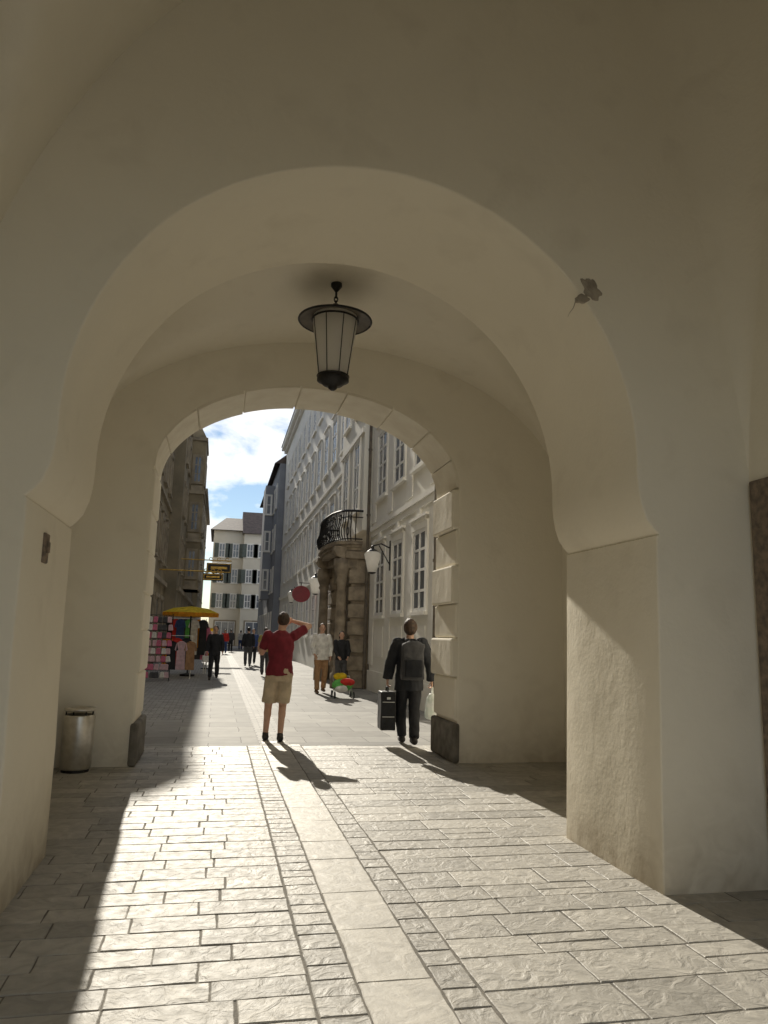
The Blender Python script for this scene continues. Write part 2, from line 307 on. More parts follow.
person('person in a black jacket walking away with a backpack and bags in both hands',(pw.x,pw.y,0),R(-4),1.74,
  dict(eR=(.30,-.05,1.17),wR=(.34,.02,.92),eL=(-.29,-.04,1.17),wL=(-.32,.02,.93),curl=1.2,kL=(-.10,.14,.50),aL=(-.06,.20,.10),kR=(.08,.0,.49),aR=(.04,-.24,.13),dR=(.05,.02,-1),dL=(-.05,.02,-1)),
  'darkjk','blackcl','long','long','hairm',vox=.010,coat=.12,bulk=2.4,hs=1.2)
def lp(v):
    a=R(-4); x,y,z=v; x*=WS;y*=WS;z*=WS; return V((pw.x+x*math.cos(a)-y*math.sin(a),pw.y+x*math.sin(a)+y*math.cos(a),z))
def rbox(bm,c,s):
    bmesh.ops.create_cube(bm,size=1,matrix=Matrix.Translation(V(c))@Matrix.Diagonal((*s,1)))
bc=lp((0,-.235,1.20)); BP=empty('backpack',bc,R(-4),'dark grey backpack worn by the person in black','backpack')
bm=bmesh.new(); rbox(bm,(0,0,0),(.31,.17,.50)); sph(bm,(0,-.01,.22),(.15,.09,.07)); rem(bm,'pack_body',M['grey'],BP,.014,6,.012)
bm=bmesh.new(); rbox(bm,(0,-.10,-.09),(.24,.07,.24)); rem(bm,'pocket',M['darkjk'],BP,.012,5,.006)
for sgn in (-1,1):
    q=sgn*.1; MB().tube([(q,.04,.2),(q*1.1,.10,.32),(q*1.1,.24,.31),(q*1.2,.38,.15),(q*1.3,.38,-.05)],.014,6).build('shoulder_strap',M['blackcl'],BP,world=False,smooth=True)
MB().tube([(-.03,0,.26),(-.03,.0,.31),(.03,.0,.31),(.03,0,.26)],.010,6).build('grab_handle',M['blackcl'],BP,world=False,smooth=True)
hc=lp((-.325,.02,.84)); CS=empty('carry_case',(hc.x,hc.y,hc.z-.62),R(-4),'black carry case held in the left hand of the person in black','case')
bm=bmesh.new(); rbox(bm,(0,0,.28),(.21,.34,.52)); rem(bm,'case_body',M['black'],CS,.012,4,.004)
MB().tube([(0,-.09,.53),(0,-.07,.60),(0,.07,.60),(0,.09,.53)],.011,8).build('handle',M['blackcl'],CS,world=False)
for z0,z1,xx in ((.20,.208,.085),(.40,.408,.085),(.44,.47,.025)): MB().box(-xx,xx,-.182,-.172,z0,z1).build('trim',M['steel'],CS,world=False)
hc=lp((.355,.02,.83)); PB2=empty('plastic_bag',(hc.x,hc.y,hc.z-.46),R(-4),'white plastic carrier bag in the right hand of the person in black','bag')
bm=bmesh.new(); loft(bm,[(.03,0,0,.09,.10),(.03,0,.03,.13,.15),(.04,0,.2,.14,.15),(.02,0,.3,.11,.12),(0,0,.36,.05,.06)]); rem(bm,'bag_body',M['bagw'],PB2,.012,2,.02)
MB().tube([(0,-.05,.34),(0,-.02,.46),(0,.02,.46),(0,.05,.34)],.009,6).build('handle',M['bagw'],PB2,world=False)
p=at(320,693,Z=0)
person('person in a loose white shirt and tan trousers walking towards the arch',(p.x,p.y,0),R(185),1.80,dict(aR=(.12,.10,.09),aL=(-.10,-.12,.12),kL=(-.1,.02,.5),wR=(.22,.16,.98),wL=(-.24,.02,.93)),'shirtw','tan','long','long','hairb',vox=.014,face=True,coat=.05,shoe='shoeb')
p=at(340,690,Z=0)
person('person in a dark jacket standing behind the pushchair by the portal',(p.x,p.y,0),R(185),1.62,dict(eR=(.22,.10,1.18),eL=(-.22,.10,1.18),wR=(.15,.26,1.00),wL=(-.15,.26,1.00),curl=1.1),'blackcl','grey','long','long','hairk',vox=.014,long_hair=True,face=True)
q_=at(343,698,Z=0); sx_,sy_=q_.x,q_.y+.1
ST=empty('pushchair',(sx_,sy_,0),0,'low colourful toy pushchair on the ground in front of the person in a dark jacket','pushchair')
mb=MB()
for q in (-.21,.21): mb.tube([(sx_+q,sy_-.25,.08),(sx_+q,sy_+.05,.28),(sx_+q,sy_+.30,.50)],.011,6); mb.tube([(sx_+q,sy_+.22,.08),(sx_+q,sy_,.26)],.011,6)
mb.tube([(sx_-.21,sy_+.30,.50),(sx_+.21,sy_+.30,.50)],.012,6); mb.build('pushchair_frame',M['steel'],ST)
for q in (-.23,.23):
    for yy in (-.25,.22):
        mb=MB(); nn=16; vs=[]
        for e_ in (-.015,.015):
            for k in range(nn): a=2*math.pi*k/nn; vs.append((sx_+q+e_,sy_+yy+.08*math.cos(a),.08+.08*math.sin(a)))
        mb.add(vs,[tuple(range(nn)),tuple(range(nn,2*nn))]+[(k,(k+1)%nn,nn+(k+1)%nn,nn+k) for k in range(nn)]).build('wheel',M['black'],ST)
def blobpart(name,c,r,mt,par,wr=.02):
    bm=bmesh.new(); sph(bm,c,r); return rem(bm,name,mt,par,.015,2,wr)
blobpart('seat',(0,0,.30),(.26,.24,.15),M['green'],ST); blobpart('blanket',(.08,-.16,.38),(.18,.14,.09),M['bred'],ST); blobpart('cushion',(-.08,-.27,.22),(.16,.07,.09),M['shirtw'],ST)
blobpart('hood',(-.06,.06,.50),(.17,.13,.09),M['yellow'],ST)
walk=dict(aR=(.11,.2,.10),kR=(.1,.14,.5),aL=(-.1,-.22,.14),kL=(-.1,0,.5))
p=at(264,676,Z=0); person('distant person in an olive top walking just left of the man in red',(p.x,p.y,0),R(0),1.70,walk,'olive','grey','short','long','hairb',vox=.018)
p=at(213,680,Z=0); person('person in black holding a white bag near the souvenir racks',(p.x,p.y,0),R(178),1.70,walk,'blackcl','blackcl','long','long','hairk',vox=.017,face=True,coat=.1)
hb_=empty('shoulder_bag',(p.x-.27,p.y-.05,.55),0,'small white bag held by the person in black near the racks','bag')
bm=bmesh.new(); rbox(bm,(0,0,.1),(.2,.12,.2)); rem(bm,'bag_body',M['shirtw'],hb_,.015,3,.01); MB().tube([(-.04,0,.2),(-.02,0,.33),(.02,0,.33),(.04,0,.2)],.01,5).build('handle',M['shirtw'],hb_,world=False)
for i,(px,py,tp,bt,lb,hh) in enumerate(((247,667,'blackcl','grey','distant person in dark clothes walking left of a companion in the street',1.75),(252,665,'blue','blackcl','distant person in a blue top walking right of a companion',1.7),
   (230,652,'grey','blackcl','tiny far person in grey at the left side of the far street',1.75),(224,654,'bred','blue','tiny far person in a red top near the left facades',1.7),(240,650,'shirtw','blue','tiny far person in white in the middle of the far street',1.7),(268,655,'darkjk','blackcl','tiny far person in a dark jacket near the slate townhouse',1.75))):
    p=at(px,py,Z=0); person(lb,(p.x,p.y,0),R(180 if i%2 else 0),hh,walk,tp,bt,'long','long','hairk',vox=.024)
# ------------------------------------------------------------ light + world
SEL=R(28); SAZ=R(3.4)
D=V((math.sin(SAZ)*math.cos(SEL),-math.cos(SAZ)*math.cos(SEL),-math.sin(SEL)))
sl=bpy.data.lights.new('sun','SUN'); sl.energy=5; sl.angle=R(.53); sl.color=(1,.93,.80)
so=bpy.data.objects.new('sun',sl); COL.objects.link(so); so.rotation_euler=D.to_track_quat('-Z','Y').to_euler()
w=bpy.data.worlds.new('World'); SC.world=w; w.use_nodes=True; n=w.node_tree.nodes; l=w.node_tree.links
bg=n['Background']; sky=n.new('ShaderNodeTexSky'); sky.sky_type='NISHITA'; sky.sun_disc=False; sky.sun_elevation=SEL; sky.sun_rotation=-SAZ; sky.air_density=1; sky.dust_density=.05; sky.ozone_density=2
bg.inputs['Strength'].default_value=.145
tc=n.new('ShaderNodeTexCoord'); mp=n.new('ShaderNodeMapping'); mp.inputs['Scale'].default_value=(1,1,1.8); l.new(tc.outputs['Generated'],mp.inputs['Vector'])
nz=n.new('ShaderNodeTexNoise'); nz.inputs['Scale'].default_value=7; nz.inputs['Detail'].default_value=9; nz.inputs['Roughness'].default_value=.55; nz.inputs['Distortion'].default_value=.2; l.new(mp.outputs[0],nz.inputs['Vector'])
rp=n.new('ShaderNodeValToRGB'); rp.color_ramp.elements[0].position=.45; rp.color_ramp.elements[1].position=.58; l.new(nz.outputs['Fac'],rp.inputs['Fac'])
sk2=n.new('ShaderNodeVectorMath'); sk2.operation='SCALE'; sk2.inputs['Scale'].default_value=.68; l.new(sky.outputs[0],sk2.inputs[0])
mx=n.new('ShaderNodeMix'); mx.data_type='RGBA'; l.new(rp.outputs['Color'],mx.inputs['Factor']); l.new(sk2.outputs[0],mx.inputs['A'])
rp2=n.new('ShaderNodeValToRGB'); rp2.color_ramp.elements[0].position=.5; rp2.color_ramp.elements[1].position=.72; rp2.color_ramp.elements[0].color=(9.6,9.4,9.0,1); rp2.color_ramp.elements[1].color=(5.6,5.8,6.1,1); l.new(nz.outputs['Fac'],rp2.inputs['Fac'])
l.new(rp2.outputs['Color'],mx.inputs['B'])
l.new(mx.outputs['Result'],bg.inputs['Color'])
SC.view_settings.view_transform='Standard'; SC.view_settings.look='None'; SC.view_settings.exposure=0
# ------------------------------------------------------------ ground and paving
tag(MB().add([(-300,-300,-.05),(300,-300,-.05),(300,400,-.05),(-300,400,-.05)],[(0,1,2,3)]).build('ground',M['ground']),kind='structure')
tag(MB().add([(-6,-8,-.004),(7,-8,-.004),(7,10.5,-.004),(-6,10.5,-.004)],[(0,1,2,3)]).build('paving_bed',M['joint']),kind='structure')
def stone(mb,x0,x1,y0,y1,g=.0028,tb=0):
    j=lambda:random.uniform(-.003,.003)
    z=random.uniform(-.001,.002); t=min(1,max(0,random.random()+tb)); tx=random.uniform(-.0016,.0016); ty=random.uniform(-.0016,.0016)
    cx,cy=(x0+x1)/2,(y0+y1)/2
    cs=[(x0+g+j(),y0+g+j()),(x1-g+j(),y0+g+j()),(x1-g+j(),y1-g+j()),(x0+g+j(),y1-g+j())]
    out=[]
    for i in range(4):
        a=cs[i];b=cs[(i+1)%4]; L=math.hypot(b[0]-a[0],b[1]-a[1]); k=max(2,int(L/.06))
        for q in range(k):
            f=q/k; jj=.003 if q else 0
            out.append((a[0]+(b[0]-a[0])*f+random.uniform(-jj,jj),a[1]+(b[1]-a[1])*f+random.uniform(-jj,jj)))
    N=len(out); vs=[]
    def rg(ins,zz):
        for (x,y) in out:
            dx,dy=cx-x,cy-y; ax=min(abs(dx),ins)*(1 if dx>0 else -1); ay=min(abs(dy),ins)*(1 if dy>0 else -1)
            X=x+ax*(1 if abs(dx)/(x1-x0)>.3 else .2); Y=y+ay*(1 if abs(dy)/(y1-y0)>.3 else .2)
            vs.append((X,Y,zz+(0 if zz<-.01 else z+tx*(X-cx)/.2+ty*(Y-cy)/.2)))
    rg(0,-.02); rg(.0005,-.003); rg(.005,0)
    fs=[]
    for i in range(2):
        for k in range(N): fs.append((i*N+k,i*N+(k+1)%N,(i+1)*N+(k+1)%N,(i+1)*N+k))
    fs.append(tuple(2*N+k for k in range(N)))
    mb.add(vs,fs,t)
pv=MB(); y=-1.5
while y<10.45:
    d=random.uniform(.18,.22); x=.485
    while x>-2.3:
        L=random.uniform(.30,.54); stone(pv,x-L,x,y,min(y+d,10.47)); x-=L
    y+=d
y=-1.5
while y<10.45:
    d=random.uniform(.22,.34); x=1.215
    while x<4.7:
        L=random.uniform(.32,.72)
        if L<.45 and random.random()<.25:
            stone(pv,x,x+L,y,y+d/2); stone(pv,x,x+L,y+d/2,y+d)
        else: stone(pv,x,x+L,y,y+d)
        x+=L
    y+=d
y=-1.5
while y<10.45:
    d=random.uniform(.10,.18); stone(pv,.49,.69,y,y+d,tb=-.5); y+=d
y=-1.5
while y<10.45:
    d=random.uniform(.14,.26); stone(pv,1.04,1.21,y,y+d,tb=-.35); y+=d
tag(pv.build('passage_paving',M['flag'],smooth=False),kind='structure')
sb=MB(); y=-1.5
while y<10.45:
    d=random.uniform(.42,.68); stone(sb,.695,1.035,y,y+d,.002); y+=d
tag(sb.build('slab_path',M['slab']),kind='structure')
def sheet(name,x0,x1,y0,y1,z,m): return tag(MB().add([(x0,y0,z),(x1,y0,z),(x1,y1,z),(x0,y1,z)],[(0,1,2,3)]).build(name,m),kind='structure')
sheet('street_pavement',-6,8,10.47,120,-.004,M['street'])
sheet('street_setts',-2.6,-.45,13.5,60,.001,M['setts'])
sheet('street_slab_path',.66,1.08,10.49,85,.001,M['setts'])
# ------------------------------------------------------------ passage building
PB=empty('passage_building',(.9,9.85,0),label='cream plastered vaulted passage building with two arches framing the street',cat='building')
def arch_wall(prof,cx,zs,Y0,Y1,xL,xR,top,r):
    mb=MB(); n=len(prof); nor=[]
    for i in range(n):
        a=prof[max(i-1,0)];b=prof[min(i+1,n-1)]; tx,tz=b[0]-a[0],b[1]-a[1]; L=math.hypot(tx,tz); nor.append((-tz/L,tx/L))
    S=[]
    for a in (0,22,45,67,90): S.append((r*(1-math.sin(R(a))),Y0+r*(1-math.cos(R(a)))))
    for f in (.33,.66): S.append((0,Y0+(Y1-Y0)*f))
    for a in (90,67,45,22,0): S.append((r*(1-math.sin(R(a))),Y1-r*(1-math.cos(R(a)))))
    vs=[]
    for o,y in S:
        for (x,z),(nx,nz) in zip(prof,nor): vs.append((x+nx*o,y,z+nz*o))
    fs=[(i*n+k,i*n+k+1,(i+1)*n+k+1,(i+1)*n+k) for i in range(len(S)-1) for k in range(n-1)]
    mb.add(vs,fs)
    def outer(x,z):
        if z<=zs: return (xL if x<cx else xR,z)
        dx,dz=x-cx,z-zs; t=1e9
        if dx<-1e-6:t=min(t,(xL-cx)/dx)
        if dx>1e-6:t=min(t,(xR-cx)/dx)
        t=min(t,(top-zs)/dz); return (cx+dx*t,zs+dz*t)
    for row,yy in ((0,Y0),(len(S)-1,Y1)):
        ins=[vs[row*n+k] for k in range(n)]; out=[outer(p[0],p[2]) for p in ins]
        N=n
        fv=ins+[(o[0],yy,o[1]) for o in out]
        ff=[(k,k+1,N+k+1,N+k) for k in range(N-1)]
        mb.add(fv,ff)
        for k in range(N-1):
            a,b=out[k],out[k+1]
            if abs(a[1]-top)>1e-4 and abs(b[1]-top)<1e-4 and a[0]<cx: mb.add([(a[0],yy,a[1]),(b[0],yy,b[1]),(xL,yy,top)],[(0,1,2)])
            if abs(b[1]-top)>1e-4 and abs(a[1]-top)<1e-4 and b[0]>cx: mb.add([(a[0],yy,a[1]),(b[0],yy,b[1]),(xR,yy,top)],[(0,1,2)])
    return mb
def autosmooth(o,ang=35):
    me=o.data
    bm=bmesh.new(); bm.from_mesh(me); bmesh.ops.remove_doubles(bm,verts=bm.verts,dist=1e-4); bmesh.ops.recalc_face_normals(bm,faces=bm.faces)
    for f in bm.faces: f.smooth=True
    for e in bm.edges:
        if len(e.link_faces)==2 and e.calc_face_angle(0)>R(ang): e.smooth=False
    bm.to_mesh(me); bm.free()
cx=.855; hw=1.79; zs=2.70
half=[(1.875,0),(1.885,.7),(1.90,1.4),(1.908,2.0),(1.912,2.195),(1.925,2.205),(1.885,2.245),(1.842,2.30),(1.808,2.40),(1.793,2.5),(1.788,2.6)]
arc=[(hw*math.cos(R(a)),zs+hw*math.sin(R(a))) for a in range(0,181,4)]
prof0=[(cx-w_,z) for w_,z in half]+[(cx-a[0],a[1]) for a in arc]+[(cx+w_,z) for w_,z in half[::-1]]
prof=[(x+.014*noise.noise(V((x*1.5,z*1.5,3))),z) for x,z in prof0]
NW=arch_wall(prof,cx,zs,4.3,5.6,-5,7,8.9,.016).build('arched_wall',M['plaster'],PB); autosmooth(NW,20); NW['label']='near plaster arch with flared imposts'
RH=2.05  # opening of the unseen rear arch, added and sized to limit light from behind
profr=[(.95-RH,z) for z in (0,1.5,2.7)]+[(.95-RH*math.cos(R(a)),2.7+RH*math.sin(R(a))) for a in range(4,177,4)]+[(.95+RH,z) for z in (2.7,1.5,0)]
RW=arch_wall(profr,.95,2.7,-1.4,-.72,-5,7,8.9,.03).build('arched_wall',M['plaster'],PB); autosmooth(RW); RW['label']='unseen rear arch added behind the viewer to limit light'
cx2=1.045; a2=1.895; zs2=3.42; b2=1.16
prof2=[(cx2-a2,z) for z in (0,.8,1.6,2.4,3.1)]+[(cx2-a2*math.cos(R(a)),zs2+b2*math.sin(R(a))) for a in range(0,181,4)]+[(cx2+a2,z) for z in (3.1,2.4,1.6,.8,0)]
FW=arch_wall(prof2,cx2,zs2,8.95,9.85,-7,9,8.9,.02).build('arched_wall',M['plaster2'],PB); autosmooth(FW); FW['label']='far arch lined with pale stone blocks'
cuts=[0,19,40,62,84,102,122,142,162,180]
for i in range(len(cuts)-1):
    a0,a1=cuts[i]+.25,cuts[i+1]-.25; mb=MB(); k=8; pr=.018+.014*((i*7)%3)/2
    vs=[]
    for q in range(k+1):
        a=R(a0+(a1-a0)*q/k)
        for s_,yy in ((-pr,8.955),(-pr,9.87),(.02,9.87),(.02,8.955)):
            vs.append((cx2-(a2+s_)*math.cos(a),yy,zs2+(b2+s_)*math.sin(a)))
    fs=[(q*4+e,q*4+(e+1)%4,(q+1)*4+(e+1)%4,(q+1)*4+e) for q in range(k) for e in range(4)]+[(0,1,2,3),(k*4,k*4+1,k*4+2,k*4+3)]
    mb.add(vs,fs); o=mb.build('voussoir',M['trimstone'],FW,bevel=.010)
for side in (-1,1):
    zz=[.50,1.02,1.5,1.93,2.42,2.88,3.40]
    for i in range(6):
        pr=(.015 if i%2==0 else .028) if side<0 else (.035 if i%2==0 else .085)
        xa=cx2+side*(a2-pr); xb=cx2+side*(a2+.03); x0,x1=min(xa,xb),max(xa,xb)
        MB().box(x0,x1,8.957,9.87,zz[i]+.005,zz[i+1]-.005).build('jamb_stone',M['plaster2'],FW,bevel=.025)
    xa=cx2+side*(a2-.06); xb=cx2+side*(a2+.03); x0,x1=min(xa,xb),max(xa,xb)
    MB().box(x0,x1,8.92,9.92,0,.47).build('plinth',M['plinth'],FW,bevel=.03)
def vault(cx,a,xs,xt,cy,b,ys,tr,name,m,parent,flat=False):
    N=60;Mm=60; vs=[];fs=[]
    for i in range(N+1):
        x=cx-a*math.cos(math.pi*i/N)
        for j in range(Mm+1):
            y=cy-b*math.cos(math.pi*j/Mm)
            u=max(0,1-((x-cx)/a)**2)**.5; v=max(0,1-((y-cy)/b)**2)**.5
            if flat and x>cx: u=1
            za=xs+(xt-xs)*u; zb=ys+tr*v
            k=.03; h=max(k-abs(za-zb),0)/k; z=max(za,zb)+h*h*k*.25
            vs.append((x,y,z))
    for i in range(N):
        for j in range(Mm): q=i*(Mm+1)+j; fs.append((q,q+1,q+Mm+2,q+Mm+1))
    return MB().add(vs,fs).build(name,m,parent,smooth=True)
vault(1.9,3.5,2.1,6.62,1.8,2.52,2.1,3.2,'vaulted_ceiling',M['plaster'],PB,True)
vault(1.3,3.07,3.3,5.17,7.275,1.70,3.3,1.80,'vaulted_ceiling',M['plaster2'],PB)
def pbox(name,m,*a,bev=0): return MB().box(*a).build(name,m,PB,bevel=bev)
pbox('side_wall',M['plaster2'],-2.1,-1.76,5.6,8.95,0,6.0); pbox('side_wall',M['plaster2'],4.36,4.7,5.6,8.95,0,6.0)
pbox('side_wall',M['plaster'],-1.95,-1.595,-.72,4.3,0,6.7); pbox('side_wall',M['plaster'],3.49,3.85,-.72,4.3,0,6.7)
pbox('sky_block_storey',M['cream'],-4.9,6.9,-1.35,9.8,6.75,8.8)  # unseen storey block, added low to keep sun and sky off the vaults
vs=[];fs=[];NZ=24;NA=14
for i in range(NZ+1):
    z=2.7+3.95*i/NZ; r=.02+.95*(i/NZ)**1.3
    for k in range(NA+1):
        a=math.pi/2*k/NA; vs.append((3.492-r+r*math.sin(a),4.302-r+r*math.cos(a),z))
for i in range(NZ):
    for k in range(NA): q=i*(NA+1)+k; fs.append((q,q+1,q+NA+2,q+NA+1))
MB().add(vs,fs).build('corner_cove',M['plaster'],PB,smooth=True)
rnd=random.Random(3)
def patch(mb,c,rad,y,nn=30,sq=1.0,ang=0):
    vs=[];
    for k in range(nn):
        a=2*math.pi*k/nn; rr=rad*(1+.5*noise.noise(V((math.cos(a)*1.7,math.sin(a)*1.7,c[0]*9)))+rnd.uniform(-.10,.10))
        u,v=rr*math.cos(a),rr*sq*math.sin(a); vs.append((c[0]+u*math.cos(ang)-v*math.sin(ang),y,c[1]+u*math.sin(ang)+v*math.cos(ang)))
    n0=[(x+(c[0]-x)*.25,y-.003,z+(c[1]-z)*.25) for x,_,z in vs]
    vv=[(x,y+.02,z) for x,_,z in vs]+[(x,y-.001,z) for x,_,z in vs]+n0
    mb.add(vv,[(i*nn+k,i*nn+(k+1)%nn,(i+1)*nn+(k+1)%nn,(i+1)*nn+k) for i in range(2) for k in range(nn)]+[tuple(2*nn+k for k in range(nn))])
p=at(592,288,Y=4.29); mb=MB(); patch(mb,(p.x,p.z),.085,4.297,30,.62,-.9); p2=at(583,298,Y=4.29); patch(mb,(p2.x,p2.z),.050,4.296,24,.6,.3)
mb.build('plaster_repair',M['patch'],NW)
MB().tube([(cx+(hw+.001)*math.cos(R(38.5-2.0*f+.15*math.sin(f*9))),4.32+.24*f,zs+(hw+.001)*math.sin(R(38.5-2.0*f+.15*math.sin(f*9)))) for f in [i/8 for i in range(9)]],[.006*(1-.85*i/8) for i in range(9)],5).build('plaster_crack',M['patch'],NW)
p=at(41,548,X=-1.07)
MB().box(-1.10,-1.035,p.y-.055,p.y+.055,p.z-.09,p.z+.09).box(-1.04,-1.02,p.y-.02,p.y+.02,p.z-.03,p.z+.04).build('lock_box',M['brownstone'],NW,bevel=.008)
MB().box(3.46,3.5,3.55,4.275,0,2.60).box(3.465,3.5,3.0,3.55,2.3,2.60).build('door_surround',M['brownstone'],PB,bevel=.012)
sg=empty('notice_board',(-1.5,4.28,1.6),label='dark framed board on the wall at the far left edge',cat='board')
MB().box(-1.58,-1.275,4.25,4.297,1.63,2.09).build('frame',M['black'],sg,bevel=.006)
# ------------------------------------------------------------ lantern
LX,LY=at(336,300,Y=7.27).x,7.27
LA=empty('hanging_lantern',(LX,LY,3.99),label='large black metal lantern with frosted glass hanging from the vault',cat='lantern')
c=(LX,LY,0)
MB().lathe(c,[(.0,5.2),(.055,5.2),(.06,5.13),(.03,5.09),(.015,5.07)],16).tube([(LX,LY,5.1),(LX,LY,5.0)],.012).build('ceiling_mount',M['black'],LA,smooth=True)
mb=MB()
for k,zc in enumerate((5.03,4.985,4.94)):
    pts=[]
    for q in range(13):
        a=2*math.pi*q/12; u,v=.018*math.cos(a),.032*math.sin(a)
        pts.append((LX+(u if k%2 else 0),LY+(0 if k%2 else u),zc+v))
    mb.tube(pts,.007,6)
mb.build('chain',M['black'],LA,smooth=True)
MB().lathe(c,[(.0,4.93),(.03,4.93),(.05,4.90),(.045,4.86),(.12,4.845),(.22,4.81),(.365,4.755),(.382,4.748),(.380,4.735),(.36,4.742),(.22,4.79),(.1,4.80),(0,4.80)],36).build('lantern_cap',M['capm'],LA,smooth=True)
MB().tube([(LX+.378*math.cos(2*math.pi*q/40),LY+.378*math.sin(2*math.pi*q/40),4.742) for q in range(41)],.012,6).build('cap_rim',M['black'],LA,smooth=True)
MB().lathe(c,[(.228,4.79),(.232,4.72),(.152,4.13)],32).build('glass',M['opal'],LA,smooth=True)
for k in range(8):
    a=2*math.pi*(k+.3)/8; MB().tube([(LX+.236*math.cos(a),LY+.236*math.sin(a),4.75),(LX+.157*math.cos(a),LY+.157*math.sin(a),4.12)],.005,6).build('glazing_bar',M['black'],LA,smooth=True)
for rr,z in ((.240,4.745),(.160,4.135)):
    MB().tube([(LX+rr*math.cos(2*math.pi*q/32),LY+rr*math.sin(2*math.pi*q/32),z) for q in range(33)],.010,6).build('ring',M['black'],LA,smooth=True)
MB().lathe(c,[(0,4.13),(.165,4.13),(.165,4.085),(.13,4.07),(.10,4.04),(.05,4.03),(.045,4.005),(.02,3.985),(0,3.985)],28).build('base_cap',M['black'],LA,smooth=True)
# ------------------------------------------------------------ bin
p=at(75,771,Z=0); bx,by=p.x,min(p.y,8.72)
BN=empty('litter_bin',(bx,by,0),label='cylindrical brushed steel litter bin against the left arch wall',cat='bin')
c=(bx,by,0)
MB().lathe(c,[(0,.03),(.15,.03),(.160,.045),(.160,.57),(.157,.585),(.15,.59),(.148,.54),(0,.54)],32).build('bin_body',M['steel'],BN,smooth=True)
MB().lathe(c,[(.10,.625),(.150,.625),(.160,.632),(.160,.655),(.14,.665),(.10,.66),(.10,.625)],32).build('bin_rim',M['steel'],BN,smooth=True)
MB().lathe(c,[(0,0),(.14,0),(.14,.035),(0,.035)],24).build('bin_foot',M['black'],BN)
for k in range(4):
    a=k*math.pi/2+.6; MB().tube([(bx+.148*math.cos(a),by+.148*math.sin(a),.57),(bx+.148*math.cos(a),by+.148*math.sin(a),.64)],.008).build('rim_support',M['black'],BN)
# ------------------------------------------------------------ facades
def window(root,o,U,N,w,h,fr,pm=None,sur=.13,bars=(1,2),shut=None,ped=False,fill=None,d=.045):
    mb=MB()
    mb.obox(o,U,N,-w/2-sur,-w/2,-.02,d,-.0,h); mb.obox(o,U,N,w/2,w/2+sur,-.02,d,0,h); mb.obox(o,U,N,-w/2-sur,w/2+sur,-.02,d+.003,h,h+sur)
    if ped: mb.obox(o,U,N,-w/2-sur-.05,w/2+sur+.05,-.02,d+.055,h+sur+.08,h+sur+.14); mb.obox(o,U,N,-w/2-.02,w/2+.02,-.02,d+.015,h+sur,h+sur+.08)
    W=mb.build('window',fr,root)
    MB().obox(o,U,N,-w/2,w/2,-.01,.008,0,h).build('pane',M['glass'],W)
    mb=MB(); t=.042
    for s_ in (-w/2+t,w/2-t): mb.obox(o,U,N,s_-t,s_+t,.0,.028,0,h)
    mb.obox(o,U,N,-w/2,w/2,0,.030,0,2*t); mb.obox(o,U,N,-w/2,w/2,0,.030,h-2*t,h)
    for k in range(bars[0]): q=-w/2+w*(k+1)/(bars[0]+1); mb.obox(o,U,N,q-.038,q+.038,0,.026,0,h)
    for k in range(bars[1]): q=h*(k+1)/(bars[1]+1); mb.obox(o,U,N,-w/2,w/2,0,.024,q-.028,q+.028)
    mb.build('sash',fill or M['white'],W)
    MB().obox(o,U,N,-w/2-sur-.04,w/2+sur+.04,-.02,d+.05,-.08,-.002).build('sill',fr,W)
    if shut:
        for s_ in (-1,1): MB().obox(o,U,N,*(sorted((s_*(w/2+.02),s_*(w/2+.5)))),d,d+.04,0,h).build('shutter',shut,W)
    return W
UY=V((0,1,0)); UX=V((1,0,0)); NXm=V((-1,0,0)); NXp=V((1,0,0)); NYm=V((0,-1,0))
XR=4.3
RA=empty('ornate_townhouse',(XR,16,0),label='cream stuccoed townhouse just outside the arch on the right with tall white windows',cat='building')
MB().box(XR,12,9.9,21.2,0,15).build('wall',M['cream'],RA)
boxes('cornice',M['trimp'],RA,[(XR-d,XR+.01,9.95,21.15,z0,z1) for z0,z1,d in ((0,.55,.06),(4.35,4.5,.05),(4.503,4.62,.09),(7.95,8.12,.06),(14.6,14.8,.25),(14.803,15.1,.4))])
for k in range(6):
    yy=14.75+k*2.08-2.08
    if yy>21:break
    boxes('pilaster_strip',M['trimp'],RA,[(XR-.022,XR+.01,yy-.28,yy+.28,z0,z1) for z0,z1 in ((.7,4.25),(4.75,7.85),(8.25,14.5))])
for k in range(4):
    yy=13.75+k*2.08
    boxes('stucco_panel',M['trimp'],RA,[(XR-.018,XR+.01,yy-.55,yy+.55,.95,1.75)]); boxes('keystone',M['trimp'],RA,[(XR-.06,XR+.01,yy-.12,yy+.12,4.16,4.345)])
for yy in (11.65,13.72,15.8,17.9,19.95):
    for z,h in ((2.05,1.82),(5.35,1.9),(8.7,1.8),(11.8,1.5)):
        window(RA,V((XR,yy,z)),UY,NXm,1.08,h,M['trimp'],bars=(1,3),sur=.15,ped=(z<9))
def pipe(x,y,z0,z1,label):
    o=MB(); o.tube([(x,y,z0),(x,y,z1)],.045,10)
    for z in range(int(z0)+1,int(z1),2): o.lathe((x,y,z),[(.045,0),(.06,0),(.06,.06),(.045,.06)],10)
    return tag(o.build('drainpipe',M['capm']),label,'drainpipe')
pipe(XR-.10,14.25,0.0,14.6,'dark drainpipe down the cream facade right beside the arch')
pipe(XR-.12,21.27,.0,14.6,'tall drainpipe between the cream townhouse and the stone portal')
RB=empty('long_palace_building',(4.35,38,0),label='long pale grey palace building with rows of windows and a stone portal',cat='building')
MB().box(4.35,13,21.35,55,0,15.3).build('wall',M['pale'],RB)
MB().box(4.02,4.36,21.4,25.6,4.6,15.2).build('projecting_bay',M['cream'],RB)
